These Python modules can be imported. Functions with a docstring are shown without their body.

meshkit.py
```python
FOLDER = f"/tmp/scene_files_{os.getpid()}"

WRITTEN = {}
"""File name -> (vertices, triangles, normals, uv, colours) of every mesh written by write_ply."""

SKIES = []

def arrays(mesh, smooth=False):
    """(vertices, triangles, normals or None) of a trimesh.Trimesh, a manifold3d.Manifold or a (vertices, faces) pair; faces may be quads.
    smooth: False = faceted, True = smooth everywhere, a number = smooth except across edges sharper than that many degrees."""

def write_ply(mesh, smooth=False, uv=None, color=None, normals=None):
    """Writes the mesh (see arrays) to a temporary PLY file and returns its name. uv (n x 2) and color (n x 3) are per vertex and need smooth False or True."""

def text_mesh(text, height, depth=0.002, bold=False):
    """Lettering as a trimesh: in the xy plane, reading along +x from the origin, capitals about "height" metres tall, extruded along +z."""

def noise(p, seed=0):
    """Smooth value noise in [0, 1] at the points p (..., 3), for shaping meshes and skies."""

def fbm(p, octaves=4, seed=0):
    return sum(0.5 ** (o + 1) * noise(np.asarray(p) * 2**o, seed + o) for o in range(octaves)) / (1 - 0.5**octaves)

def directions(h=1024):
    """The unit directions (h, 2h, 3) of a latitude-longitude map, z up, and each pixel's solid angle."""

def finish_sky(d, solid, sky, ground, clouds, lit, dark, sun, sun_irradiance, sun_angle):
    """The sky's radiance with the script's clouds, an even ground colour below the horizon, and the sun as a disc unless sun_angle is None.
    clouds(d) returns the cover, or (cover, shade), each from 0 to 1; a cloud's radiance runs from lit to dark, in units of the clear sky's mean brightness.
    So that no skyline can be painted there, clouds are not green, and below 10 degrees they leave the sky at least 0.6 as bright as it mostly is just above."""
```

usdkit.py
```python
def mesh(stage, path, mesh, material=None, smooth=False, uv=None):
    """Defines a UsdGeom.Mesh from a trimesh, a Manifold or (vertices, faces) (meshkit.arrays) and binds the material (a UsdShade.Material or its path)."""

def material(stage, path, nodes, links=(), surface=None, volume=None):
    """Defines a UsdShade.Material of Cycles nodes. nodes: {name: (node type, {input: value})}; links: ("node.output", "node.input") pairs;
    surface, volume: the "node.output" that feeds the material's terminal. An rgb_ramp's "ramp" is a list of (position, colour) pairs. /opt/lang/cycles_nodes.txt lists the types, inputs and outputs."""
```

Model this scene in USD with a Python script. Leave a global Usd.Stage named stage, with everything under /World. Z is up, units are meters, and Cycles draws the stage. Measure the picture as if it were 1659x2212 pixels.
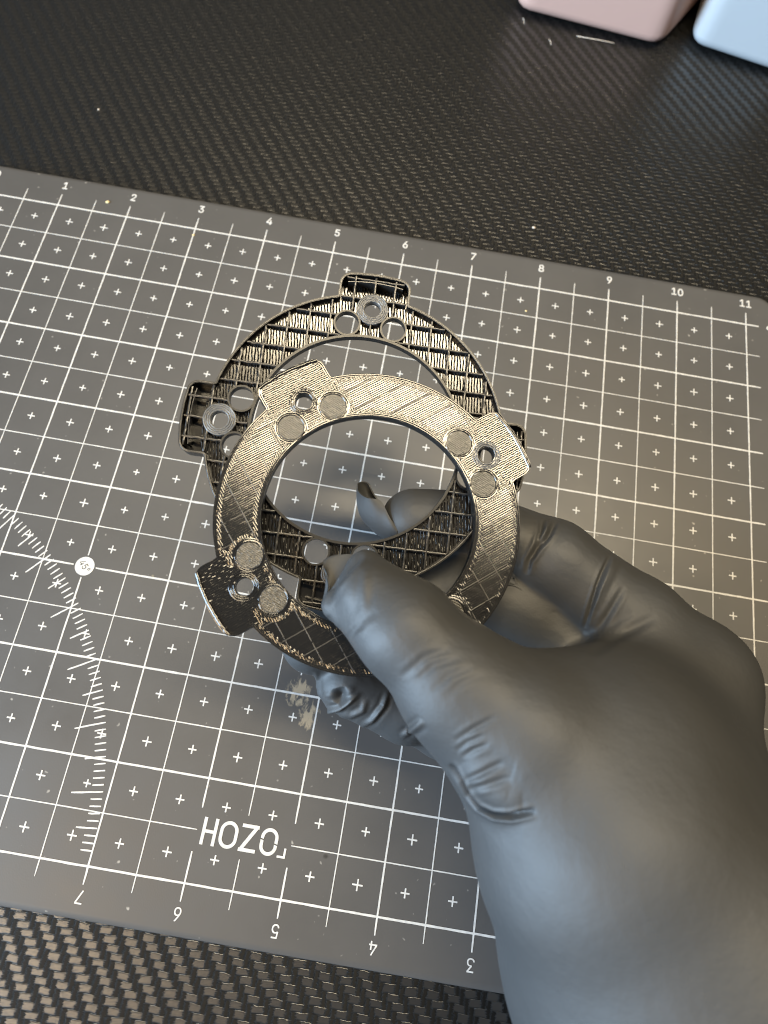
import math, random
import numpy as np, trimesh, shapely
from shapely import affinity
from shapely.geometry import Point, Polygon, LineString, box
from pxr import Usd, UsdGeom, UsdLux, UsdShade, Gf, Sdf
import usdkit, meshkit

stage = Usd.Stage.CreateInMemory()
UsdGeom.SetStageUpAxis(stage, 'Z'); UsdGeom.SetStageMetersPerUnit(stage, 1.0)
UsdGeom.Xform.Define(stage, '/World'); UsdGeom.Scope.Define(stage, '/World/Looks')
RNG = np.random.default_rng(7)

# ------------------------------------------------------------------ camera
CAM = np.array([0.1616459189, -0.1512777129, 0.1786396731])
RIGHT = np.array([0.9852072259, 0.1634737512, 0.0514106482])
DOWN = np.array([0.1713653518, -0.9384180612, -0.3000090977])
FWD = np.array([-0.000798931843, 0.3043811347, -0.9525499916])
F = 1935.3410 * 1659 / 2500            # focal length in units of a 1659 x 2212 picture
CX, CY = 829.5, 1106.0
cam = UsdGeom.Camera.Define(stage, '/World/camera')
cam.AddTransformOp().Set(Gf.Matrix4d(*RIGHT, 0, *(-DOWN), 0, *(-FWD), 0, *CAM, 1))
cam.CreateHorizontalApertureAttr(36.0); cam.CreateVerticalApertureAttr(48.0)
cam.CreateFocalLengthAttr(36.0 * F / 1659)
cam.CreateClippingRangeAttr(Gf.Vec2f(0.01, 100))
cam.CreateFStopAttr(27.87 / 1.5); cam.CreateFocusDistanceAttr(0.152)
cam.CreateExposureAttr(0.0)

# ------------------------------------------------------------------ lamps of the room
def rect_light(name, centre, target, w, h, inten, color):
    l = UsdLux.RectLight.Define(stage, '/World/' + name)
    c = np.array(centre, float); z = c - np.array(target, float); z /= np.linalg.norm(z)
    x = np.cross([0, 1, 0.01], z); x /= np.linalg.norm(x); y = np.cross(z, x)
    l.AddTransformOp().Set(Gf.Matrix4d(*x, 0, *y, 0, *z, 0, *c, 1))
    l.CreateWidthAttr(w); l.CreateHeightAttr(h); l.CreateIntensityAttr(inten); l.CreateColorAttr(Gf.Vec3f(*color))
    return l
WARM = (1.0, 0.83, 0.56)
rect_light('ceiling_lamp', (0.33, 0.24, 1.30), (0.33, 0.24, 0), 1.15, 0.17, 41.0, WARM)
rect_light('ceiling_lamp_001', (-0.33, 1.15, 1.30), (-0.33, 1.15, 0), 0.85, 0.30, 2.0, WARM)
rect_light('ceiling_lamp_002', (-0.44, -0.76, 1.30), (-0.44, -0.76, 0), 0.30, 0.32, 28.0, (1.0, 0.70, 0.38))
rect_light('window_light', (-1.15, -0.78, 0.42), (0.15, -0.15, 0.05), 1.4, 0.8, 25.0, (0.56, 0.77, 1.0))

def material_world():
    d = UsdLux.DomeLight.Define(stage, '/World/room_glow')
    d.CreateIntensityAttr(1.0)
    m = usdkit.material(stage, '/World/Looks/room_glow', {'b': ('background_shader', {'color': (0.80, 0.90, 1.0), 'strength': 0.06})}, [], surface='b.background')
    UsdShade.MaterialBindingAPI.Apply(d.GetPrim()).Bind(m)
material_world()

# ------------------------------------------------------------------ helpers
used = {}
def numbered(parent, name):
    k = (parent, name); n = used.get(k, 0); used[k] = n + 1
    return f'{parent}/{name}' + (f'_{n:03d}' if n else '')
def tag(prim, label=None, cat=None, group=None, kind=None):
    for k, v in (('label', label), ('category', cat), ('group', group), ('kind', kind)):
        if v: prim.SetCustomDataByKey(k, v)
    return prim
def thing(name, label, cat, matrix=None, loc=None, group=None):
    x = UsdGeom.Xform.Define(stage, numbered('/World', name))
    if matrix is not None: x.AddTransformOp().Set(matrix)
    elif loc is not None: x.AddTranslateOp().Set(Gf.Vec3d(*loc))
    return tag(x.GetPrim(), label, cat, group)
def obj(name, mesh, m, parent=None, smooth=30, **kw):
    p = numbered(str(parent.GetPath()) if parent else '/World', name)
    return tag(usdkit.mesh(stage, p, mesh, m, smooth=smooth).GetPrim(), **kw)
def extrude(poly, z0, z1, s=1e-3):
    gs = [g for g in getattr(poly, 'geoms', [poly]) if g.geom_type == 'Polygon' and g.area > 1e-9]
    ms = []
    for g in gs:
        m = trimesh.creation.extrude_polygon(g, z1 - z0, engine='earcut'); m.apply_translation([0, 0, z0]); ms.append(m)
    m = trimesh.util.concatenate(ms); m.apply_scale(s); return m
def pix_ray(u, v):
    return ((u - CX) / F) * RIGHT + ((v - CY) / F) * DOWN + FWD
def P(u, v, d):                          # the point seen at (u, v) of the 1659 x 2212 picture, d metres deep
    return CAM + pix_ray(u, v) * d
def on_plane(u, v, z=0.0):
    r = pix_ray(u, v); return CAM + r * ((z - CAM[2]) / r[2])
def project(p):
    q = np.asarray(p) - CAM; d = q @ FWD
    return np.stack([CX + F * (q @ RIGHT) / d, CY + F * (q @ DOWN) / d], -1), d
def mat(name, nodes, links, surface='p.BSDF'):
    return usdkit.material(stage, '/World/Looks/' + name, nodes, links, surface=surface)

# ------------------------------------------------------------------ materials
def carbon_material():
    n, L = {}, []
    def M(name, op, a, b=None, c=None):
        ins = {'math_type': op}
        for key, val in (('value1', a), ('value2', b), ('value3', c)):
            if val is None: continue
            if isinstance(val, str): L.append((val, f'{name}.{key}'))
            else: ins[key] = val
        n[name] = ('math', ins); return name + '.value'
    n['g'] = ('geometry', {}); n['wob'] = ('noise_texture', {'scale': 160.0, 'detail': 4.0})
    L.append(('g.position', 'wob.vector'))
    n['s'] = ('separate_xyz', {}); L.append(('g.position', 's.vector'))
    w = M('w0', 'multiply_add', 'wob.fac', 0.9, -0.45)
    n['m0'] = ('mapping', {'scale': (500.0, 7000.0, 1.0)}); n['f0'] = ('noise_texture', {'scale': 1.0, 'detail': 2.0})
    L += [('g.position', 'm0.vector'), ('m0.vector', 'f0.vector')]
    ragged = M('rag', 'multiply_add', 'f0.fac', 1.5, w)          # fibre ends of uneven length
    u = M('u', 'multiply_add', 's.x', 1 / 0.00140, ragged); v = M('v', 'multiply_add', 's.y', 1 / 0.00185, w)
    iu = M('iu', 'floor', u); iv = M('iv', 'floor', v)
    fu = M('fu', 'subtract', u, iu); fv = M('fv', 'subtract', v, iv)
    t = M('t', 'floored_modulo', M('sum', 'add', iu, iv), 4.0)
    over = M('over', 'less_than', t, 1.5)
    def hump(k, f):
        return M(k + 'c', 'subtract', 1.0, M(k + 'b', 'power', M(k + 'd', 'absolute', M(k + 'a', 'multiply_add', f, 2.0, -1.0)), 6.0))
    hu, hv = hump('hu', fu), hump('hv', fv)
    n['h'] = ('mix_float', {}); L += [(over, 'h.fac'), (hu, 'h.a'), (hv, 'h.b')]
    # fine fibres along each tow
    n['m1'] = ('mapping', {'scale': (900.0, 9000.0, 1.0)}); n['m2'] = ('mapping', {'scale': (9000.0, 900.0, 1.0)})
    n['f1'] = ('noise_texture', {'scale': 1.0, 'detail': 1.0}); n['f2'] = ('noise_texture', {'scale': 1.0, 'detail': 1.0})
    L += [('g.position', 'm1.vector'), ('g.position', 'm2.vector'), ('m1.vector', 'f1.vector'), ('m2.vector', 'f2.vector')]
    n['fm'] = ('mix_float', {}); L += [(over, 'fm.fac'), ('f2.fac', 'fm.a'), ('f1.fac', 'fm.b')]
    hh = M('hh', 'multiply_add', 'fm.result', 0.22, 'h.result')
    n['b'] = ('bump', {'strength': 1.0, 'distance': 0.000075}); L.append((hh, 'b.height'))
    n['tx'] = ('mix_color', {'a': (0.0, 1.0, 0.0), 'b': (1.0, 0.0, 0.0)}); L.append((over, 'tx.fac'))
    n['col'] = ('mix_color', {'a': (0.006, 0.006, 0.006), 'b': (0.010, 0.010, 0.010)}); L.append((over, 'col.fac'))
    n['sp'] = ('mix_float', {'a': 0.22, 'b': 0.75}); L += [(over, 'sp.fac'), ('sp.result', 'p.specular_ior_level')]
    n['rg'] = ('mix_float', {'a': 0.5, 'b': 0.30}); L.append((over, 'rg.fac'))
    n['p'] = ('principled_bsdf', {'anisotropic': 0.65, 'specular_ior_level': 0.5})
    L += [('b.normal', 'p.normal'), ('tx.result', 'p.tangent'), ('col.result', 'p.base_color'), ('rg.result', 'p.roughness')]
    return mat('carbon_vinyl', n, L)
M_CARBON = carbon_material()

def simple(name, col, rough, spec=0.5, bump=None, extra=None, ior=1.5, vary=None):
    n = {'p': ('principled_bsdf', {'base_color': col, 'roughness': rough, 'specular_ior_level': spec, 'ior': ior, **(extra or {})})}; L = []
    if bump or vary: n['g'] = ('texture_coordinate', {})
    if bump:
        n['n'] = ('noise_texture', {'scale': bump[0], 'detail': 3.0}); n['b'] = ('bump', {'strength': 1.0, 'distance': bump[1]})
        L += [('g.object', 'n.vector'), ('n.fac', 'b.height'), ('b.normal', 'p.normal')]
    if vary:                              # slow change of colour
        n['v'] = ('noise_texture', {'scale': vary[0], 'detail': 4.0}); n['mx'] = ('mix_color', {'a': col, 'b': vary[1]})
        n['vr'] = ('map_range', {'from_min': 0.35, 'from_max': 0.7})
        L += [('g.object', 'v.vector'), ('v.fac', 'vr.value'), ('vr.result', 'mx.fac'), ('mx.result', 'p.base_color')]
    return mat(name, n, L)

def mat_surface():
    n = {'g': ('geometry', {}), 'p': ('principled_bsdf', {'roughness': 0.42, 'specular_ior_level': 0.45})}; L = []
    n['fine'] = ('noise_texture', {'scale': 2600.0, 'detail': 2.0}); n['slow'] = ('noise_texture', {'scale': 28.0, 'detail': 5.0, 'roughness': 0.6})
    L += [('g.position', 'fine.vector'), ('g.position', 'slow.vector')]
    n['b'] = ('bump', {'distance': 0.00003, 'strength': 0.6}); L += [('fine.fac', 'b.height'), ('b.normal', 'p.normal')]
    n['rr'] = ('map_range', {'from_min': 0.3, 'from_max': 0.7, 'to_min': 0.36, 'to_max': 0.5}); L += [('slow.fac', 'rr.value'), ('rr.result', 'p.roughness')]
    n['c0'] = ('mix_color', {'a': (0.067, 0.066, 0.066), 'b': (0.083, 0.081, 0.081)}); L += [('slow.fac', 'c0.fac')]
    # a dried glue smear and a few faint rubbed marks, with outlines of their own
    last = 'c0.result'
    def smear(k, pos, rad, lo, hi, col, sc):
        nonlocal last
        n[k + 'd'] = ('mapping', {'location': (-pos[0] / rad[0], -pos[1] / rad[1], 0), 'scale': (1 / rad[0], 1 / rad[1], 1.0)})
        n[k + 'q'] = ('gradient_texture', {'gradient_type': 'spherical'})
        n[k + 'n'] = ('noise_texture', {'scale': sc, 'detail': 6.0, 'roughness': 0.65, 'distortion': 0.6})
        n[k + 'm'] = ('math', {'math_type': 'multiply'}); n[k + 'r'] = ('map_range', {'from_min': lo, 'from_max': hi})
        n[k + 'c'] = ('mix_color', {'b': col})
        n[k + 's'] = ('mapping', {'rotation': (0.0, 0.0, -0.25), 'scale': (1.5, 0.7, 1.0)})
        L.extend([('g.position', k + 'd.vector'), (k + 'd.vector', k + 'q.vector'), ('g.position', k + 's.vector'), (k + 's.vector', k + 'n.vector'), (k + 'q.fac', k + 'm.value1'), (k + 'n.fac', k + 'm.value2'),
                  (k + 'm.value', k + 'r.value'), (k + 'r.result', k + 'c.fac'), (last, k + 'c.a')])
        last = k + 'c.result'
    a = on_plane(645, 1495); smear('sa', a, (0.0100, 0.0100), 0.33, 0.42, (0.34, 0.28, 0.20), 420.0)
    a = on_plane(668, 1545); smear('sb', a, (0.0080, 0.0100), 0.33, 0.42, (0.34, 0.28, 0.20), 450.0)
    a = on_plane(505, 797); smear('sc', a, (0.0016, 0.0016), 0.16, 0.4, (0.36, 0.28, 0.16), 300.0)
    a = on_plane(330, 1245); smear('sd', a, (0.0011, 0.0011), 0.2, 0.5, (0.30, 0.27, 0.18), 300.0)
    a = on_plane(705, 1850); smear('se', a, (0.0016, 0.0013), 0.2, 0.4, (0.03, 0.03, 0.03), 300.0)
    n['spk'] = ('noise_texture', {'scale': 520.0, 'detail': 1.0}); n['spr'] = ('map_range', {'from_min': 0.745, 'from_max': 0.80, 'to_max': 0.6}); n['spc'] = ('mix_color', {'b': (0.32, 0.31, 0.29)})
    L += [('g.position', 'spk.vector'), ('spk.fac', 'spr.value'), ('spr.result', 'spc.fac'), (last, 'spc.a')]
    L.append(('spc.result', 'p.base_color'))
    return mat('mat_vinyl', n, L)
M_MAT = mat_surface()
M_PRINT = simple('white_print', (0.64, 0.64, 0.63), 0.5, vary=(700.0, (0.50, 0.50, 0.50)))
M_DIGIT = simple('grey_print', (0.09, 0.09, 0.085), 0.5)

def plastic(name, rough, wave, col=(0.012, 0.0115, 0.011), bump=0.000006, ior=1.78):
    n = {'g': ('texture_coordinate', {}), 'p': ('principled_bsdf', {'base_color': col, 'roughness': rough, 'ior': ior, 'specular_ior_level': 0.6})}
    n['n'] = ('noise_texture', {'scale': 1500.0, 'detail': 2.0}); n['w'] = ('wave_texture', {'bands_direction': 'z', 'scale': 800.0, 'distortion': 0.6, 'detail': 1.0}) if wave else ('noise_texture', {'scale': 400.0})
    n['m'] = ('math', {'math_type': 'multiply_add', 'value2': 0.6}); n['b'] = ('bump', {'strength': 1.0, 'distance': bump})
    L = [('g.object', 'n.vector'), ('g.object', 'w.vector'), ('w.fac', 'm.value1'), ('n.fac', 'm.value3'), ('m.value', 'b.height'), ('b.normal', 'p.normal')]
    return mat(name, n, L)
M_PLASTIC = plastic('black_plastic', 0.2, False)
M_WALL = plastic('layered_plastic', 0.36, True, (0.008, 0.0079, 0.0078), 0.00001, 1.5)
M_STRAND = plastic('strand_plastic', 0.14, False)
M_RIB = plastic('rib_plastic', 0.30, False, (0.028, 0.027, 0.026), 0.00001, 1.6)
M_FLOOR = plastic('dark_strand_plastic', 0.18, False, ior=1.42)
M_TRACE = plastic('trace_plastic', 0.42, False)
M_DISC = simple('bridged_disc_plastic', (0.055, 0.051, 0.042), 0.32, 0.9, bump=(1300.0, 0.00014))
M_BOSS = simple('worn_boss_plastic', (0.11, 0.11, 0.11), 0.30, 0.6, bump=(1500.0, 0.00005))
def glove_material():
    n = {'g': ('geometry', {}), 'p': ('principled_bsdf', {'base_color': (0.045, 0.046, 0.047), 'roughness': 0.46, 'specular_ior_level': 0.45})}
    n['n'] = ('noise_texture', {'scale': 1100.0, 'detail': 4.0, 'roughness': 0.6}); n['b'] = ('bump', {'strength': 0.6, 'distance': 0.00009})
    n['v'] = ('noise_texture', {'scale': 45.0, 'detail': 3.0}); n['r'] = ('map_range', {'from_min': 0.3, 'from_max': 0.7, 'to_min': 0.50, 'to_max': 0.60})
    L = [('g.position', 'n.vector'), ('n.fac', 'b.height'), ('b.normal', 'p.normal'), ('g.position', 'v.vector'), ('v.fac', 'r.value'), ('r.result', 'p.roughness')]
    return mat('nitrile', n, L)
M_GLOVE = glove_material()
M_PINK = simple('pink_plastic', (0.58, 0.36, 0.29), 0.45, bump=(300.0, 0.00003))
M_BLUE = simple('pale_blue_plastic', (0.45, 0.475, 0.49), 0.45, bump=(300.0, 0.00003))
M_CRUMB = simple('yellow_crumb', (0.72, 0.58, 0.30), 0.5); M_PALE = simple('pale_crumb', (0.75, 0.66, 0.56), 0.6)

# ------------------------------------------------------------------ table top
TABLE_Z = -0.0030
tt = trimesh.creation.box((1.6, 1.6, 0.03)); tt.apply_translation([0.15, 0.05, TABLE_Z - 0.015])
obj('table_top', tt, M_CARBON, kind='structure', label='black carbon fibre patterned table top under the grey mat')

# ------------------------------------------------------------------ cutting mat
IN = 25.4
cm = thing('cutting_mat', 'grey cutting mat with white inch grid lying on the black table', 'cutting mat')
def rr_loop(x0, y0, x1, y1, r, z, n=10):
    pts = []
    for cx, cy, a0 in ((x1 - r, y1 - r, 0), (x0 + r, y1 - r, 90), (x0 + r, y0 + r, 180), (x1 - r, y0 + r, 270)):
        for a in np.linspace(a0, a0 + 90, n):
            pts.append((cx + r * math.cos(math.radians(a)), cy + r * math.sin(math.radians(a)), z))
    return pts
def stack(loops):                         # closed skin through loops of equal length
    n = len(loops[0]); v = np.array([p for l in loops for p in l], float); f = []
    for k in range(len(loops) - 1):
        for i in range(n):
            j = (i + 1) % n; a, b, c, d = k * n + i, k * n + j, (k + 1) * n + j, (k + 1) * n + i
            f += [(a, b, c), (a, c, d)]
    for k, fl in ((0, True), (len(loops) - 1, False)):
        c = len(v); v = np.vstack([v, v[k * n:(k + 1) * n].mean(0)])
        for i in range(n):
            j = (i + 1) % n; f.append((k * n + j, k * n + i, c) if fl else (k * n + i, k * n + j, c))
    return trimesh.Trimesh(v, f, process=False)
X0, X1, Y0, Y1 = -0.47 * IN, 11.47 * IN, -8.485 * IN, 0.535 * IN
loops = []
for ins, z in ((0.2, -3.0), (0.0, -2.7), (0.0, -1.2), (0.3, -0.62), (2.0, 0.0)):
    loops.append(rr_loop(X0 + ins, Y0 + ins, X1 - ins, Y1 - ins, 7.5 - ins, z))
body = stack(loops); body.apply_scale(1e-3); obj('body', body, M_MAT, cm, smooth=40)

ZP0, ZP1 = 0.004, 0.05                     # printed ink, mm above the mat
level = [0]
def ink(name, poly, m=M_PRINT, z=0.0, parent=cm):
    level[0] += 1
    return obj(name, extrude(poly, ZP0 + z, ZP1 + z + 0.0002 * (level[0] % 60)), m, parent, smooth=False)
def rough_strip(a, b, w, jit=0.05, step=2.2):
    """a printed line with slightly uneven edges"""
    a, b = np.array(a, float), np.array(b, float); L = np.linalg.norm(b - a); t = (b - a) / L; q = np.array([-t[1], t[0]])
    n = max(2, int(L / step)); s = np.linspace(0, L, n + 1)
    j1, j2 = RNG.normal(0, jit * w, n + 1), RNG.normal(0, jit * w, n + 1)
    wv = np.full(n + 1, w / 2); wv[0] *= .7; wv[-1] *= .7
    up = [a + t * x + q * (h + k) for x, h, k in zip(s, wv, j1)]; dn = [a + t * x - q * (h + k) for x, h, k in zip(s, wv, j2)]
    return Polygon(up + dn[::-1]).buffer(0)
hole45 = Point(3 * IN, -5 * IN).buffer(3.35)
def inside_gap(line, gaps):
    segs = [line]
    for g in gaps: segs = [s2 for s in segs for s2 in getattr(s.difference(g), 'geoms', [s.difference(g)]) if not s2.is_empty]
    return segs
logo_v = box(4.9 * IN, -7.705 * IN, 6.1 * IN, -7.29 * IN); logo_h = box(5.0 * IN, -7.6 * IN, 6.0 * IN, -7.4 * IN)
for k in range(0, 23):                     # lines that run away from the viewer
    x = k * IN / 2; maj = k % 2 == 0
    for s in inside_gap(LineString([(x, 0.195 * IN), (x, -8.165 * IN)]), [hole45, logo_v]):
        ink('grid_line', rough_strip(*s.coords, 0.46 if maj else 0.30))
for k in range(0, 17):
    y = -k * IN / 2; maj = k % 2 == 0
    for s in inside_gap(LineString([(-0.19 * IN, y), (11.185 * IN, y)]), [hole45, logo_h]):
        ink('grid_line', rough_strip(*s.coords, 0.54 if maj else 0.30))
crosses = []
for i in range(22):
    for j in range(16):
        x, y = (i + .5) * IN / 2, -(j + .5) * IN / 2
        (pu, pv), _ = project(np.array([x, y, 0]) * 1e-3)
        if not (-3 < pu < 1662 and -3 < pv < 2215): continue
        a = 1.15 + RNG.normal(0, .07); w = 0.28
        ink('cross_mark', shapely.unary_union([box(x - a, y - w / 2, x + a, y + w / 2), box(x - w / 2, y - a, x + w / 2, y + a)]).buffer(0.06, quad_segs=1))
for d in range(0, 91):                     # protractor about the lower left corner of the grid
    t = math.radians(d); c = np.array([0, -8 * IN]); e = np.array([math.cos(t), math.sin(t)])
    p = c + e * 4.0 * IN
    (pu, pv), _ = project(np.array([*p, 0]) * 1e-3)
    if pu < -30 or d < 2: continue
    r0 = 3.67 if d % 10 == 0 else 3.78 if d % 5 == 0 else 3.88
    ink('protractor_tick', rough_strip(c + e * r0 * IN, p, 0.42, step=1.0))
circ = Point(3 * IN, -5 * IN).buffer(2.85); ink('angle_disc', circ)
def text(s, h, x, y, rot, m=M_PRINT, name='numeral', z=0.0, bold=False, narrow=0.92, thin=0.0):
    t = meshkit.text_mesh(s, h, 1.0, bold=bold)
    b = t.bounds; t.apply_translation([-(b[0, 0] + b[1, 0]) / 2, -(b[0, 1] + b[1, 1]) / 2, 0])
    v = t.vertices.copy(); v[:, 0] *= narrow; v[:, 2] = ZP0 + z + v[:, 2] * (ZP1 - ZP0 + .012)
    a = math.radians(rot); R = np.array([[math.cos(a), -math.sin(a)], [math.sin(a), math.cos(a)]])
    v[:, :2] = v[:, :2] @ R.T + [x, y]
    t = trimesh.Trimesh(v * 1e-3, t.faces, process=False)
    return obj(name, t, m, cm, smooth=False)
for k in range(0, 12): text(str(k), 2.95, k * IN, 0.355 * IN, 0, bold=True)
for k in range(1, 9): text(str(k), 3.15, (11 - k) * IN, -8.277 * IN, 180)
for k in range(4, 9): text(str(k), 2.95, 11.36 * IN, -(8 - k) * IN, 90, bold=True)
text('45°', 1.9, 3 * IN, -5 * IN, -45, M_DIGIT, 'angle_numeral', z=0.035)
# the maker's lettering: strokes of even width
def stroke(pts, w, cap='flat'): return LineString(pts).buffer(w / 2, cap_style=cap, join_style='mitre')
def logo():
    t, b, w = -7.370 * IN, -7.630 * IN, 0.86
    h = w / 2
    xs = lambda v: v * IN
    out = []
    l, r = xs(5.053) + h, xs(5.207) - h
    out.append(shapely.unary_union([stroke([(l, t), (l, b)], w), stroke([(r, t), (r, b)], w), stroke([(l, (t + b) / 2), (r, (t + b) / 2)], w * .9)]))
    def oval(x0, x1):
        cx = (x0 + x1) / 2; R = (x1 - x0) / 2 - h
        o = LineString([(cx, b + h + R), (cx, t - h - R)]).buffer(R + h, quad_segs=12); i = LineString([(cx, b + h + R), (cx, t - h - R)]).buffer(R - h, quad_segs=12)
        return o.difference(i)
    out.append(oval(xs(5.238), xs(5.430)))
    x0, x1 = xs(5.460), xs(5.640)
    out.append(shapely.unary_union([box(x0, t - w, x1, t), box(x0, b, x1, b + w), Polygon([(x1 - 1.1, t - w * .5), (x1, t - w * .5), (x0 + 1.1, b + w * .5), (x0, b + w * .5)])]))
    o = oval(xs(5.672), xs(5.856)); cutter = affinity.rotate(box(xs(5.6), (t + b) / 2 - .16, xs(5.93), (t + b) / 2 + .16), -12)
    out.append(o.difference(cutter))
    out.append(shapely.unary_union([box(xs(5.872), b, xs(5.958), b + .55), box(xs(5.958) - .55, b, xs(5.958), xs(-7.535))]))
    return out
for g in logo(): ink('logo_letter', g)

# ------------------------------------------------------------------ printed rings
A_C, A_N = np.array([0.15234671, -0.09563321, 0.05539899]), np.array([0.04233, -0.18424, 0.98197])
B_C, B_N = np.array([0.15864441, -0.11312771, 0.05277188]), np.array([0.05020, -0.12204, 0.99126])
def rescale(c, k): return CAM + (c - CAM) * k        # nearer or farther along the line of sight
KA, KB = 0.0343 / 0.034, 0.0333 / 0.034
A_C, B_C = rescale(A_C, KA), rescale(B_C, KB)
def frame(c, n, turn, k):
    n = n / np.linalg.norm(n); x = RIGHT - n * (RIGHT @ n); x /= np.linalg.norm(x); y = np.cross(n, x); a = math.radians(turn)
    x, y = x * math.cos(a) + y * math.sin(a), -x * math.sin(a) + y * math.cos(a)
    return Gf.Matrix4d(*(x * k), 0, *(y * k), 0, *(n * k), 0, *c, 1)
def depth_on(c, n, u, v):
    r = pix_ray(u, v); return ((c - CAM) @ n) / (r @ n)
RO, RI = 34.0, 23.75
disc = lambda x, y, r, q=16: Point(x, y).buffer(r, quad_segs=q)
def polar(r, a): return r * math.cos(math.radians(a)), r * math.sin(math.radians(a))
tab = disc(0, 0, 39.35, 64).intersection(box(28, -8.35, 45, 8.35)); tab = tab.buffer(-2.7).buffer(2.7, quad_segs=8)
tab = tab.union(box(28, -7.5, 34, 7.5))
tabs = [affinity.rotate(tab, 90 * k, origin=(0, 0)) for k in range(4)]
OUT = shapely.unary_union([disc(0, 0, RO, 48)] + tabs).buffer(0.25).buffer(-0.25)
BODY = OUT.difference(disc(0, 0, RI, 48))
BOSS = [polar(30.7, 90 * k) for k in range(4)]
HOLE = [polar(27.15, 90 * k + s * 11.5) for k in range(4) for s in (-1, 1)]

def sweep(pts, w, h, z, closed=False, jit=0.0, zj=0.0, round_=False, zwave=0.0):
    """a laid strand of plastic along a 2-D line: flat-topped low ridge"""
    pts = np.asarray(pts, float); n = len(pts)
    if n < 2: return None
    d = np.gradient(pts, axis=0) if not closed else np.roll(pts, -1, 0) - np.roll(pts, 1, 0)
    d /= np.maximum(np.linalg.norm(d, axis=1, keepdims=True), 1e-9); q = np.stack([-d[:, 1], d[:, 0]], 1)
    if jit: pts = pts + q * RNG.normal(0, jit, (n, 1))
    prof = [(-.5, 0), (-.43, .72), (-.16, .97), (.16, .97), (.43, .72), (.5, 0)] if not round_ else [(-.5, 0), (-.36, .62), (-.14, .95), (.14, .95), (.36, .62), (.5, 0)]
    m = len(prof); zz = z + (RNG.normal(0, zj, n) if zj else 0)
    if zwave: zz = zz + zwave * np.sin(np.arange(n) * RNG.uniform(.7, 1.1) + RNG.uniform(0, 6.3))
    V = np.zeros((n, m, 3))
    for k, (a, b) in enumerate(prof):
        V[:, k, :2] = pts + q * (a * w); V[:, k, 2] = (zz if b else z) + b * h
    idx = np.arange(n * m).reshape(n, m)
    if closed: idx = np.vstack([idx, idx[:1]])
    a, b, c, e = idx[:-1, :-1], idx[1:, :-1], idx[1:, 1:], idx[:-1, 1:]
    f = np.concatenate([np.stack([a, b, c], -1).reshape(-1, 3), np.stack([a, c, e], -1).reshape(-1, 3)])
    return V.reshape(-1, 3), f
def join(parts, s=1e-3):
    V, Fc, o = [], [], 0
    for p in parts:
        if p is None: continue
        V.append(p[0]); Fc.append(p[1] + o); o += len(p[0])
    return trimesh.Trimesh(np.vstack(V) * s, np.vstack(Fc), process=False)
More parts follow.
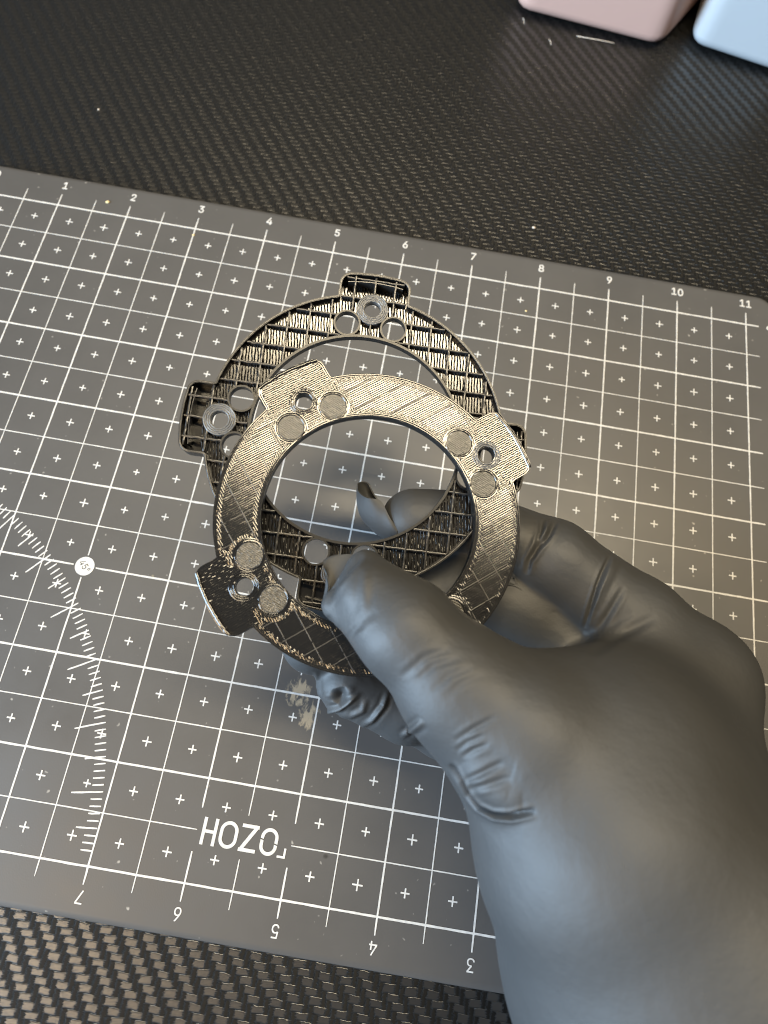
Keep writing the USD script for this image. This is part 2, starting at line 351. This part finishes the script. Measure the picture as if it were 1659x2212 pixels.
def raster(poly, ang, pitch, w, h, z, step=0.6, jit=0.0, zj=0.0, wave=0.0, **kw):
    poly = affinity.rotate(poly, -ang, origin=(0, 0)); x0, y0, x1, y1 = poly.bounds; out = []
    R = np.array([[math.cos(math.radians(ang)), -math.sin(math.radians(ang))], [math.sin(math.radians(ang)), math.cos(math.radians(ang))]])
    for y in np.arange(y0 + pitch / 2, y1, pitch):
        g = LineString([(x0 - 1, y), (x1 + 1, y)]).intersection(poly)
        for s in getattr(g, 'geoms', [g]):
            if s.is_empty or s.geom_type != 'LineString' or s.length < 0.5: continue
            n = max(2, int(s.length / step)); xx = np.linspace(s.coords[0][0], s.coords[-1][0], n + 1)
            yy = np.full(n + 1, y) + wave * np.sin(xx * 1.3 + RNG.uniform(0, 6.3))
            out.append(sweep(np.stack([xx, yy], 1) @ R.T, w * RNG.uniform(.92, 1.06), h * RNG.uniform(.85, 1.1), z, jit=jit, zj=zj, **kw))
    return out
def outlines(poly, off, step=0.7):
    out = []
    p = poly.buffer(-off)
    for g in getattr(p, 'geoms', [p]):
        for r in [g.exterior, *g.interiors]:
            n = max(8, int(r.length / step)); out.append(np.array([r.interpolate(i / n, normalized=True).coords[0] for i in range(n)]))
    return out
PITCH = 4.73
def rib_segments(region):
    xs = [k * PITCH for k in range(-9, 10)]; segs = []
    for ax in (0, 1):
        for c in xs:
            l = LineString([(c, -45), (c, 45)] if ax == 0 else [(-45, c), (45, c)]).intersection(region)
            segs += [s for s in getattr(l, 'geoms', [l]) if not s.is_empty and s.geom_type == 'LineString' and s.length > 0.9]
    return segs

def ring_open(c, n, turn, k):
    r = thing('printed_ring', 'black 3D printed ring showing its open ribbed inside, pinched behind the solid faced ring', 'printed ring', frame(c, n, turn, k * 1.0))
    holes = shapely.unary_union([disc(x, y, 2.75) for x, y in HOLE] + [disc(x, y, 1.95) for x, y in BOSS])
    core = disc(0, 0, 34.6, 48)
    obj('floor', extrude(BODY.buffer(-0.3).intersection(core).difference(holes), -2.0, -1.45), M_PLASTIC, r)
    for t in tabs:
        pocket = t.difference(core.buffer(-0.3)).buffer(-0.2)
        obj('tab_floor', extrude(pocket, -3.6, -3.1), M_PLASTIC, r)
        obj('tab_wall', extrude(t.difference(t.buffer(-0.55)).difference(core), -3.6, -2.0), M_WALL, r)
    wall = BODY.difference(BODY.buffer(-0.55))
    outer = wall.difference(disc(0, 0, RI + 1.2)); inner = wall.intersection(disc(0, 0, RI + 1.2))
    obj('outer_wall', extrude(outer, -2.0, 0), M_WALL, r); obj('inner_wall', extrude(inner, -2.0, -0.02), M_WALL, r)
    for pts in outlines(OUT, 0.28): obj('rim_bead', join([sweep(pts, 0.34, 0.05, 0.0, True, zj=.012)]), M_RIB, r, smooth=60)
    tubes = shapely.unary_union([disc(x, y, 3.15) for x, y in HOLE] + [disc(x, y, 3.7) for x, y in BOSS])
    region = BODY.buffer(-0.72).difference(tubes.buffer(-0.08))
    floor_in = BODY.buffer(-0.8).intersection(core).difference(tubes)
    tab_in = tabs[1].buffer(-0.8).difference(core).difference(tubes)
    st = raster(floor_in, 96, 0.68, 0.38, 0.30, -1.46, step=0.5, jit=0.025, zj=0.03, wave=0.08, zwave=0.14, round_=True)
    st += raster(tab_in, 96, 0.68, 0.38, 0.30, -3.11, step=0.5, jit=0.025, zj=0.03, wave=0.08, zwave=0.14, round_=True)
    obj('floor_strands', join(st), M_FLOOR, r, smooth=50, kind='stuff')
    for s in rib_segments(region):
        a, b = map(np.array, (s.coords[0], s.coords[-1])); L = np.linalg.norm(b - a); m = max(2, int(L / 0.55)); t = np.linspace(0, 1, m + 1)[:, None]
        pts = a + (b - a) * t; q = np.array([-(b - a)[1], (b - a)[0]]) / L
        pts = pts + q * RNG.normal(0, 0.03, (m + 1, 1)); hh = -0.22 + RNG.normal(0, 0.05, m + 1); w = 0.22
        V = np.zeros((m + 1, 5, 3)); low = -1.5 if np.hypot(*(a + b) / 2) < 35.2 else -3.12; prof = [(-w, low), (-w, -.1), (0, 0), (w, -.1), (w, low)]
        for j, (o, z) in enumerate(prof):
            V[:, j, :2] = pts + q * o; V[:, j, 2] = (hh + z) if z > -1 else z
        idx = np.arange((m + 1) * 5).reshape(m + 1, 5); A, B, C2, D = idx[:-1, :-1], idx[1:, :-1], idx[1:, 1:], idx[:-1, 1:]
        f = np.concatenate([np.stack([A, C2, B], -1).reshape(-1, 3), np.stack([A, D, C2], -1).reshape(-1, 3)])
        obj('rib', trimesh.Trimesh(V.reshape(-1, 3) * 1e-3, f, process=False), M_RIB, r, smooth=50)
    for k in range(4):
        a = np.radians(np.linspace(90 * k - 10, 90 * k + 10, 16)); q = np.stack([37.3 * np.cos(a), 37.3 * np.sin(a)], 1)
        obj('tab_lip', join([sweep(q, 0.5, 2.9, -3.11, zj=.03)]), M_RIB, r, smooth=50)
    for x, y in HOLE:
        p = obj('hole_rim', extrude(disc(x, y, 3.12).difference(disc(x, y, 2.72)).difference(disc(0, 0, RI)), -2.0, 0.03), M_WALL, r)
    for x, y in BOSS:
        b = obj('screw_boss', extrude(disc(x, y, 3.65).difference(disc(x, y, 1.95)), -2.0, -0.12), M_BOSS, r)
        rg = []
        for q in (2.2, 2.65, 3.1, 3.5):
            a = np.linspace(0, 2 * math.pi, 40, endpoint=False); rg.append(sweep(np.stack([x + q * np.cos(a), y + q * np.sin(a)], 1), 0.42, 0.13, -0.13, True, jit=0.04, zj=0.035, round_=True))
        obj('boss_rings', join(rg), M_BOSS, b, smooth=60)
    return r

def ring_solid(c, n, turn, k):
    r = thing('printed_ring', 'black 3D printed ring with solid glossy hatched face held in front by the thumb', 'printed ring', frame(c, n, turn, k * 1.0))
    holes = shapely.unary_union([disc(x, y, 2.95) for x, y in HOLE] + [disc(x, y, 1.95) for x, y in BOSS])
    face = BODY.difference(holes)
    obj('face_plate', extrude(face, -0.5, 0), M_PLASTIC, r)
    wall = BODY.difference(BODY.buffer(-0.55))
    obj('outer_wall', extrude(wall.difference(disc(0, 0, RI + 1.2)), -2.5, -0.5), M_WALL, r)
    obj('inner_wall', extrude(wall.intersection(disc(0, 0, RI + 1.2)), -2.5, -0.5), M_WALL, r)
    for t in tabs: obj('tab_wall', extrude(t.difference(t.buffer(-0.55)).difference(disc(0, 0, 34.2, 48)), -3.5, -2.5), M_WALL, r)
    per = []
    for off in (0.22, 0.64): per += [sweep(p, 0.44, 0.085, -0.001, True, jit=0.012, zj=0.008) for p in outlines(face, off)]
    obj('perimeter_strands', join(per), M_STRAND, r, smooth=20, kind='stuff')
    inner = face.buffer(-0.80)
    tabz = shapely.unary_union([affinity.rotate(box(31.5, -8.6, 41, 8.6), 90 * k, origin=(0, 0)) for k in range(4)] + [disc(x, y, 5.2) for x, y in BOSS])
    band = inner.difference(tabz); rough = inner.intersection(tabz)
    obj('face_strands', join(raster(band, 0, 0.47, 0.47, 0.06, -0.001, step=0.9, jit=0.012, zj=0.008)), M_STRAND, r, smooth=20, kind='stuff')
    obj('tab_strands', join(raster(rough, 0, 0.47, 0.47, 0.09, -0.001, step=0.5, jit=0.03, zj=0.024)), M_STRAND, r, smooth=20, kind='stuff')
    edge = band.difference(band.buffer(-0.9))
    obj('turning_strands', join(raster(edge, 90, 0.5, 0.36, 0.11, 0.0, step=0.4, jit=0.03, zj=0.03)), M_STRAND, r, smooth=20, kind='stuff')
    for s in rib_segments(band.buffer(-0.2)):
        a, b = map(np.array, (s.coords[0], s.coords[-1])); m = max(2, int(s.length / 0.8)); t = np.linspace(0, 1, m + 1)[:, None]
        obj('rib_line', join([sweep(a + (b - a) * t, 0.18, 0.020, 0.046, jit=0.015, zj=0.003)]), M_TRACE, r, smooth=60)
    for x, y in HOLE:
        d = obj('bridged_disc', extrude(disc(x, y, 2.78), -0.5, -0.06), M_DISC, r)
        obj('disc_strands', join(raster(disc(x, y, 2.7), 118, 0.42, 0.40, 0.07, -0.062, step=0.5, jit=0.03, zj=0.03)), M_DISC, d, smooth=50)
        a = np.linspace(0, 2 * math.pi, 36, endpoint=False)
        obj('disc_rim', join([sweep(np.stack([x + 3.1 * np.cos(a), y + 3.1 * np.sin(a)], 1), 0.4, 0.12, 0.0, True, jit=0.03, zj=0.03, round_=True)]), M_STRAND, d, smooth=60)
    for k in range(4):
        a = np.radians(np.linspace(90 * k - 11, 90 * k + 11, 26)); q = np.stack([38.75 * np.cos(a), 38.75 * np.sin(a)], 1)
        obj('tab_lip', join([sweep(q, 0.95, 0.42, -0.02, jit=.04, zj=.04, round_=True)]), M_STRAND, r, smooth=50)
    for i, (x, y) in enumerate(BOSS):
        a = np.linspace(0, 2 * math.pi, 36, endpoint=False)
        rg = [sweep(np.stack([x + q * np.cos(a), y + q * np.sin(a)], 1), 0.46, 0.16, 0.0, True, jit=0.035, zj=0.03, round_=True) for q in (2.2, 2.65, 3.1)]
        obj('screw_hole_rim', join(rg), M_BOSS if i == 0 else M_STRAND, r, smooth=60)
        obj('screw_tube', extrude(disc(x, y, 3.2).difference(disc(x, y, 1.95)), -2.5, -0.5), M_WALL, r)
    return r
ring_open(A_C, A_N, -7.0, KA); ring_solid(B_C, B_N, 29.5, KB)

# ------------------------------------------------------------------ gloved hand: one skin around a posed skeleton
def dA(u, v): return depth_on(A_C, A_N, u, v)
def dB(u, v): return depth_on(B_C, B_N, u, v)
def S(u, v, r, d): return (P(u, v, d), r * 1e-3)
def back(u, v, r, gap=3.9):               # finger pad against the far side of the ring behind
    return S(u, v, r, min(dA(u, v) + (gap + r) * 1e-3, (CAM[2] - 0.0005 - r * 1e-3) / -pix_ray(u, v)[2]))
def front(u, v, r, gap=-0.3):
    return S(u, v, r, dB(u, v) - (gap + r) * 1e-3)
SM = lambda a, b, k=0.0: (a, b, k)
prims = []
def chain(pts, k):
    for a, b in zip(pts[:-1], pts[1:]): prims.append((a, b, k))
# wrist and forearm
fore = [S(1322, 1830, 24.0, .113), S(1482, 2060, 32.5, .114), S(1660, 2420, 38.0, .112), S(1770, 2700, 40.0, .110)]
chain(fore, .006)
# thumb
tip = front(800, 1286, 7.0, 0.0); ip = front(884, 1364, 9.3); mid = S(1000, 1490, 11.9, .1145); mcp = S(1132, 1592, 13.6, .1135)
chain([tip, ip, mid, mcp, fore[0]], .003)
t1, t2 = S(724, 1309, 2.1, dB(724, 1309) - .0040), S(790, 1222, 2.6, dB(790, 1222) - .0040)
chain([t1, t2], .003); chain([t1, S(858, 1380, 7.0, dB(858, 1380) - .0086)], .003); chain([t2, S(890, 1330, 6.2, dB(890, 1330) - .0085)], .003)
# index finger
i_mcp = S(1487, 1470, 12.6, .139); i_mid = S(1372, 1350, 11.3, .1412); i_pip = S(1195, 1213, 9.8, .1440); i_dip = back(1030, 1138, 8.7); i_tip = back(893, 1124, 8.0, 4.5)
chain([i_mcp, i_mid, i_pip, i_dip, i_tip], .003)
# middle, ring and little finger
m_mcp = S(1484, 1580, 13.0, .147); m_pip = back(1125, 1318, 10.2); m_mid = back(1000, 1272, 9.6); m_dip = back(860, 1318, 8.8); m_tip = back(680, 1385, 8.0)
chain([m_mcp, m_pip, m_mid, m_dip, m_tip], .002)
r_mcp = S(1480, 1680, 13.5, .150); r_pip = back(1090, 1480, 9.2, 6.5); r_dip = back(880, 1525, 8.6, 6.5); r_tip = back(757, 1475, 7.9, 5.0)
chain([r_mcp, r_pip, r_dip, r_tip], .002)
l_mcp = S(1460, 1760, 12.0, .148); l_pip = back(1080, 1590, 8.2, 12.0); l_dip = back(960, 1570, 7.6, 12.0); l_tip = back(900, 1545, 7.0, 12.0)
chain([l_mcp, l_pip, l_dip, l_tip], .002)
# back of the hand and web of the thumb
chain([i_mcp, S(1492, 1740, 15.5, .128), fore[1]], .004); chain([m_mcp, S(1500, 1830, 16.0, .135), fore[1]], .006)
chain([r_mcp, S(1505, 1890, 16.5, .138), fore[1]], .004); chain([l_mcp, S(1500, 1900, 20.0, .132), fore[1]], .006)
chain([S(1215, 1520, 9.0, .121), S(1390, 1500, 10.5, .132), i_mcp], .008)
chain([S(1300, 1610, 16.0, .118), S(1430, 1660, 17.0, .128)], .006)
chain([mcp, S(1340, 1630, 18.0, .120), S(1440, 1600, 14.0, .130)], .008); chain([fore[0], S(1430, 1720, 18.0, .123)], .008)

def round_cone(p, a, ra, b, rb):
    ba = b - a; l2 = ba @ ba; rr = ra - rb; a2 = max(l2 - rr * rr, 1e-12); il2 = 1 / l2
    pa = p - a; y = pa @ ba; z = y - l2
    x2 = ((pa * l2 - y[..., None] * ba) ** 2).sum(-1); y2 = y * y * l2; z2 = z * z * l2
    k = np.sign(rr) * rr * rr * x2
    out = (np.sqrt(x2 * a2 * il2) + y * rr) * il2 - ra
    c1 = np.sign(z) * a2 * z2 > k; c2 = np.sign(y) * a2 * y2 < k
    return np.where(c1, np.sqrt(x2 + z2) * il2 - rb, np.where(c2, np.sqrt(x2 + y2) * il2 - ra, out))
def hand_mesh(h=0.00075):
    lo = np.min([np.minimum(a[0] - a[1], b[0] - b[1]) for a, b, _ in prims], 0) - .006; hi = np.max([np.maximum(a[0] + a[1], b[0] + b[1]) for a, b, _ in prims], 0) + .006
    N = np.ceil((hi - lo) / h).astype(int) + 1
    D = np.full(N, 0.02, np.float32)
    ax = [lo[i] + np.arange(N[i]) * h for i in range(3)]
    for (a, ra), (b, rb), k in prims:
        m = .010
        l = np.clip(((np.minimum(a - ra, b - rb) - m - lo) / h).astype(int), 0, N); u = np.clip(((np.maximum(a + ra, b + rb) + m - lo) / h).astype(int) + 1, 0, N)
        sl = tuple(slice(x, y) for x, y in zip(l, u))
        p = np.stack(np.meshgrid(*[ax[i][sl[i]] for i in range(3)], indexing='ij'), -1)
        d = round_cone(p, a, ra, b, rb).astype(np.float32); o = D[sl]
        if k > 0:
            e = np.clip(k - np.abs(o - d), 0, None) / k; D[sl] = np.minimum(o, d) - e * e * k * .25
        else: D[sl] = np.minimum(o, d)
    # surface nets
    inside = D < 0; n0, n1, n2 = N
    corners = [(i, j, k) for i in (0, 1) for j in (0, 1) for k in (0, 1)]
    cs = sum(inside[i:n0 - 1 + i, j:n1 - 1 + j, k:n2 - 1 + k].astype(np.int8) for i, j, k in corners)
    act = np.argwhere((cs > 0) & (cs < 8)); ids = -np.ones((n0 - 1, n1 - 1, n2 - 1), np.int64); ids[tuple(act.T)] = np.arange(len(act))
    acc = np.zeros((len(act), 3)); cnt = np.zeros(len(act))
    for a in corners:
        for i in range(3):
            if a[i]: continue
            b = list(a); b[i] = 1
            va = D[tuple((act + a).T)]; vb = D[tuple((act + b).T)]; cr = (va < 0) != (vb < 0)
            t = np.where(cr, va / np.where(cr, va - vb, 1), 0); q = np.array(a, float)[None].repeat(len(act), 0); q[:, i] += t
            acc[cr] += q[cr]; cnt[cr] += 1
    V = lo + (act + acc / cnt[:, None]) * h
    faces = []
    for i in range(3):
        j, k = (i + 1) % 3, (i + 2) % 3
        s0 = [slice(None)] * 3; s1 = [slice(None)] * 3; s0[i] = slice(0, -1); s1[i] = slice(1, None)
        e = np.argwhere(inside[tuple(s0)] != inside[tuple(s1)]); e = e[(e[:, j] > 0) & (e[:, k] > 0) & (e[:, j] < N[j] - 1) & (e[:, k] < N[k] - 1)]
        def cell(dj, dk):
            c = e.copy(); c[:, j] -= dj; c[:, k] -= dk; return ids[tuple(c.T)]
        q = np.stack([cell(1, 1), cell(0, 1), cell(0, 0), cell(1, 0)], 1); fl = ~inside[tuple(e.T)]
        q[fl] = q[fl][:, ::-1]; faces.append(q)
    q = np.concatenate(faces); tri = np.concatenate([q[:, [0, 1, 2]], q[:, [0, 2, 3]]])
    m = trimesh.Trimesh(V, tri, process=False)
    trimesh.smoothing.filter_taubin(m, lamb=.5, nu=.52, iterations=8)
    v, f = trimesh.remesh.subdivide(m.vertices, m.faces)
    m = trimesh.Trimesh(v, f, process=False)
    trimesh.smoothing.filter_taubin(m, lamb=.5, nu=.52, iterations=4)
    return m

def Z(ox, oy, sc, pts): return [((ox + x / sc) / 1.50693, (oy + y / sc) / 1.50693) for x, y in pts]
z7, z4, z3, z6 = (1650, 1600, 2.074), (1000, 1500, 1.8433), (1500, 2200, 1.659), (860, 2060, 2.592)
CREASES = [  # line in the photograph, depth mm (minus: a raised fold), half width mm
    (Z(*z7, [(240, 190), (235, 270), (205, 360), (150, 470), (130, 560)]), .8, .55),
    (Z(*z7, [(340, 190), (290, 280), (215, 380), (165, 460)]), .8, .55),
    (Z(*z7, [(280, 190), (255, 270), (215, 345)]), -.5, .7),
    (Z(*z7, [(700, 430), (650, 540), (610, 640), (560, 800), (525, 920)]), .8, .45),
    (Z(*z7, [(740, 430), (690, 560), (640, 660), (600, 800)]), -.4, 1.0),
    (Z(*z7, [(790, 640), (700, 800), (610, 940)]), .45, .7),
    (Z(*z7, [(1010, 840), (850, 930), (700, 1010), (560, 1090)]), .4, 1.0),
    
    (Z(*z4, [(330, 560), (300, 600), (230, 670), (165, 740), (95, 865)]), .5, .6),
    (Z(*z4, [(90, 620), (110, 690), (132, 760), (120, 810), (90, 870)]), -.3, .5),
    (Z(*z4, [(120, 930), (150, 1000), (160, 1050)]), .3, .5), (Z(*z4, [(250, 1070), (285, 1020), (340, 980)]), .2, .6),
    (Z(*z4, [(270, 1010), (340, 950), (420, 900)]), .15, .8), (Z(*z4, [(350, 640), (345, 780), (330, 950)]), -.2, .8),
    (Z(*z4, [(560, 1300), (700, 1180), (860, 1130)]), .15, .6), (Z(*z4, [(650, 1330), (760, 1230), (920, 1180)]), .15, .55),
    (Z(*z4, [(740, 1390), (850, 1290), (990, 1240)]), .14, .6), (Z(*z4, [(830, 1420), (930, 1330), (1060, 1280)]), .12, .6),
    (Z(*z4, [(880, 1690), (1000, 1610), (1130, 1540)]), .25, .5), (Z(*z4, [(890, 1750), (960, 1690), (1060, 1650)]), .22, .5),
    (Z(*z3, [(0, 440), (70, 400), (150, 370)]), .28, .5), (Z(*z3, [(20, 560), (120, 520), (230, 470)]), .3, .5),
    (Z(*z3, [(45, 600), (130, 585), (270, 555)]), .28, .5), (Z(*z3, [(-60, 480), (5, 570), (45, 640), (100, 705), (180, 748), (270, 758), (400, 730)]), 2.4, .45), (Z(*z3, [(20, 470), (80, 560), (150, 640), (240, 690), (330, 690)]), -.9, 2.4),
    (Z(*z6, [(815, 505), (740, 560), (640, 640), (530, 662), (462, 600), (438, 480), (440, 330)]), -1.0, .5),
    (Z(*z6, [(620, 470), (640, 540), (610, 600)]), 1.8, 1.3),
    
    (Z(*z6, [(620, 700), (730, 705), (830, 660), (860, 560)]), -.5, .6), 
    (Z(*z6, [(1045, 500), (1005, 620), (910, 740), (810, 795)]), -.7, .55), 
    (Z(*z6, [(1345, 745), (1250, 820), (1150, 875)]), -.6, .6), 
]
def wrinkle(m):
    v = m.vertices.copy(); n = np.array(m.vertex_normals); px, d = project(v)
    face = -((v - CAM) * n).sum(1) / np.linalg.norm(v - CAM, axis=1)
    key = (np.round(px[:, 0] / 5).astype(int) + 4000) * 20000 + np.round(px[:, 1] / 5).astype(int) + 4000
    uk, inv = np.unique(key, return_inverse=True); mn = np.full(len(uk), 9.0); np.minimum.at(mn, inv, d)
    vis = (d < mn[inv] + .004) & (face > -.05)
    off = np.zeros(len(v)); ppm = F / d / 1000
    for line, dep, w in CREASES:
        L = np.array(line); lo, hi = L.min(0) - 140, L.max(0) + 140
        idx = np.where(vis & (px > lo).all(1) & (px < hi).all(1))[0]
        if not len(idx): continue
        p = px[idx]; best = np.full(len(idx), 1e9); tt = np.zeros(len(idx)); seg = np.linalg.norm(np.diff(L, axis=0), axis=1); tot = seg.sum(); acc = 0
        for a, b, s in zip(L[:-1], L[1:], seg):
            t = np.clip(((p - a) @ (b - a)) / s ** 2, 0, 1); q = np.linalg.norm(p - a - t[:, None] * (b - a), axis=1)
            g = q < best; best[g] = q[g]; tt[g] = (acc + t[g] * s) / tot; acc += s
        x = best / ppm[idx] / w; taper = np.sin(np.pi * np.clip(tt, 0, 1)) ** .7
        prof = np.exp(-x * x) - (.38 if abs(dep) < 1 else .2) * np.exp(-((x - 1.9) / .9) ** 2)
        off[idx] -= dep * 1e-3 * prof * taper
    # soft stretch ripples everywhere
    off += (meshkit.fbm(v * 60, 2, 3) - .5) * .0005 + (meshkit.fbm(v * 330, 2, 5) - .5) * .00010
    return trimesh.Trimesh(v + n * off[:, None], m.faces, process=False)
hand = wrinkle(hand_mesh())
hv = thing('gloved_hand', 'right hand in a black nitrile glove pinching the two printed rings', 'hand', loc=(0, 0, 0))
obj('glove', hand, M_GLOVE, hv, smooth=True)

# loose glove tip at the end of the index finger: a thin twisted sheet
def sheet(rows, th=0.00035, sub=4):
    """rows: lists of (u, v, depth) control points; a smooth skin through them with thickness"""
    from scipy.interpolate import RectBivariateSpline
    G = np.array([[P(*q) for q in r] for r in rows]); nr, nc = G.shape[:2]; a, b = np.arange(nr), np.arange(nc)
    A2, B2 = np.linspace(0, nr - 1, (nr - 1) * sub + 1), np.linspace(0, nc - 1, (nc - 1) * sub + 1)
    V = np.stack([RectBivariateSpline(a, b, G[..., i], kx=min(3, nr - 1), ky=min(3, nc - 1))(A2, B2) for i in range(3)], -1); R_, C_ = V.shape[:2]
    idx = np.arange(R_ * C_).reshape(R_, C_); q = np.stack([idx[:-1, :-1], idx[1:, :-1], idx[1:, 1:], idx[:-1, 1:]], -1).reshape(-1, 4)
    tri = np.concatenate([q[:, [0, 1, 2]], q[:, [0, 2, 3]]]); m = trimesh.Trimesh(V.reshape(-1, 3), tri, process=False); n = np.array(m.vertex_normals)
    k = R_ * C_; bd = np.concatenate([idx[0, :-1], idx[:-1, -1], idx[-1, :0:-1], idx[:0:-1, 0]]); bn = np.roll(bd, -1)
    side = np.concatenate([np.stack([bd, bn, bn + k], 1), np.stack([bd, bn + k, bd + k], 1)])
    return trimesh.Trimesh(np.vstack([m.vertices + n * th / 2, m.vertices - n * th / 2]), np.vstack([tri, tri[:, ::-1] + k, side[:, ::-1]]), process=False)
D0 = i_tip[0]; D0 = project(D0)[1]
fold = sheet([
    [(773, 1058, D0 - .0010), (785, 1071, D0 - .0042), (802, 1077, D0 - .0052), (822, 1082, D0 - .0050), (836, 1106, D0 - .0058), (856, 1137, D0 - .0060)],
    [(771, 1076, D0 - .0012), (786, 1091, D0 - .0034), (806, 1101, D0 - .0050), (826, 1112, D0 - .0056), (841, 1129, D0 - .0062), (858, 1147, D0 - .0062)],
    [(776, 1106, D0 - .0010), (792, 1119, D0 - .0026), (810, 1129, D0 - .0040), (828, 1139, D0 - .0048), (843, 1148, D0 - .0054), (858, 1155, D0 - .0056)],
    [(793, 1133, D0 + .0010), (806, 1146, D0 - .0004), (816, 1155, D0 - .0014), (828, 1161, D0 - .0024), (842, 1166, D0 - .0030), (858, 1170, D0 - .0034)]])
back_wall = sheet([
    [(772, 1045, D0 - .0006), (782, 1041, D0 + .0006), (793, 1043, D0 + .0008), (800, 1052, D0 + .0004)],
    [(771, 1062, D0 - .0010), (785, 1058, D0 + .0016), (800, 1064, D0 + .0020), (812, 1074, D0 + .0006)],
    [(773, 1085, D0 - .0008), (790, 1084, D0 + .0018), (808, 1088, D0 + .0022), (826, 1094, D0 + .0002)],
    [(780, 1112, D0 - .0002), (796, 1112, D0 + .0014), (814, 1116, D0 + .0018), (836, 1124, D0 - .0004)]])
obj('fingertip_fold', back_wall, M_GLOVE, hv, smooth=60)
obj('fingertip_fold', fold, M_GLOVE, hv, smooth=60)

flap = sheet([
    [(782, 1210, dB(782, 1210) - .0030), (760, 1238, dB(760, 1238) - .0034), (730, 1278, dB(730, 1278) - .0034), (701, 1316, dB(701, 1316) - .0026)],
    [(768, 1200, dB(768, 1200) - .0006), (742, 1226, dB(742, 1226) - .0012), (716, 1266, dB(716, 1266) - .0016), (697, 1312, dB(697, 1312) - .0018)],
    [(742, 1198, dB(742, 1198) - .0002), (716, 1216, dB(716, 1216) - .0006), (706, 1258, dB(706, 1258) - .0016), (695, 1306, dB(695, 1306) - .0020)],
    [(716, 1206, dB(716, 1206) + .0004), (698, 1222, dB(698, 1222) - .0010), (709, 1256, dB(709, 1256) - .0028), (696, 1300, dB(696, 1300) - .0026)]])
obj('fingertip_fold', flap, M_GLOVE, hv, smooth=60)

# ------------------------------------------------------------------ blocks at the top right
def slab(foot, h, r, z0, n=6):
    poly = Polygon(foot)
    def loop(ins, z):
        g = poly.buffer(-(r * 1.6)).buffer(r * 1.6 - ins, quad_segs=8); c = np.array(g.exterior.coords)[:-1]
        L = g.exterior.length; base = g.exterior
        return [(*base.interpolate(i / 96, normalized=True).coords[0], z) for i in range(96)][::1]
    loops = []
    for a in np.linspace(0, 90, n): loops.append(loop(r * (1 - math.sin(math.radians(a))), z0 + r * (1 - math.cos(math.radians(a)))))
    for a in np.linspace(0, 90, n): loops.append(loop(r * (1 - math.cos(math.radians(a))), z0 + h - r * (1 - math.sin(math.radians(a)))))
    m = stack(loops); 
    if m.volume < 0: m.invert()
    return m
def foot(p1, p2, back_px, depth):
    a, b, c = (on_plane(*q, TABLE_Z + .002)[:2] for q in (p1, p2, back_px)); t = (c - (b if back_px[0] > 1450 and p2[0] < 1450 else a)); t /= np.linalg.norm(t)
    return [a, b, b + t * depth, a + t * depth]
obj('pastel_block', slab(foot((1092, 13), (1425, 100), (1515, 0), .09), .030, .0045, TABLE_Z + .0008), M_PINK, smooth=40,
    label='pink rounded plastic block at the far edge of the table', cat='block')
obj('pastel_block', slab(foot((1486, 92), (1720, 170), (1510, 0), .09), .030, .0045, TABLE_Z + .0008), M_BLUE, smooth=40,
    label='pale blue rounded plastic block beside the pink one', cat='block')

# ------------------------------------------------------------------ crumbs and lint
def crumb(u, v, r, m, label, z=0.0, cat='crumb'):
    c = trimesh.creation.icosphere(2, 1.0); p = c.vertices; c.vertices = p * (0.7 + .6 * meshkit.noise(p * 1.7 + u))[:, None] * [r * 1.3, r, r * .55]
    o = on_plane(u, v, z); c.apply_translation([o[0], o[1], z + r * .3]); obj('crumb', c, m, smooth=True, label=label, cat=cat)
crumb(233, 437, .00055, M_CRUMB, 'small yellow crumb on the mat between numerals 1 and 2')
crumb(418, 508, .00035, M_CRUMB, 'tiny yellow crumb on the grid line below numeral 3')
crumb(1153, 492, .00045, M_PALE, 'pale pink speck on the carbon table top above numeral 8', TABLE_Z)
crumb(1136, 672, .00030, M_CRUMB, 'tiny yellow speck on the mat below numeral 8')
crumb(213, 237, .00030, M_PALE, 'tiny pale speck on the dark table top at upper left', TABLE_Z)
def lint(pts, r, label):
    pts = np.array([[*on_plane(u, v, TABLE_Z)[:2], TABLE_Z + r + h] for u, v, h in pts])
    from scipy.interpolate import CubicSpline
    c = CubicSpline(np.arange(len(pts)), pts)(np.linspace(0, len(pts) - 1, 24)); n = len(c); d = np.gradient(c, axis=0); d /= np.linalg.norm(d, axis=1, keepdims=True)
    s = np.cross(d, [0, 0, 1.0]); s /= np.linalg.norm(s, axis=1, keepdims=True); t = np.cross(s, d)
    V = np.stack([c + r * (math.cos(a) * s + math.sin(a) * t) for a in np.linspace(0, 2 * math.pi, 6, endpoint=False)], 1); idx = np.arange(n * 6).reshape(n, 6)
    a, b = idx[:-1], idx[1:]; f = np.concatenate([np.stack([a, b, np.roll(b, -1, 1)], -1).reshape(-1, 3), np.stack([a, np.roll(b, -1, 1), np.roll(a, -1, 1)], -1).reshape(-1, 3)])
    obj('lint_fibre', trimesh.Trimesh(V.reshape(-1, 3), f, process=False), M_PALE, smooth=True, label=label, cat='lint')
lint([(1246, 78, 0), (1262, 86, .0008), (1290, 92, .001), (1326, 94, 0)], .00013, 'curved pale hair lying on the table below the pink block')
lint([(1129, 40, 0), (1131, 46, .0003), (1132, 52, 0)], .00012, 'short pale fibre under the left corner of the pink block')
lint([(1186, 86, 0), (1188, 92, .0003), (1190, 98, 0)], .00012, 'short yellowish fibre left of the curved hair')
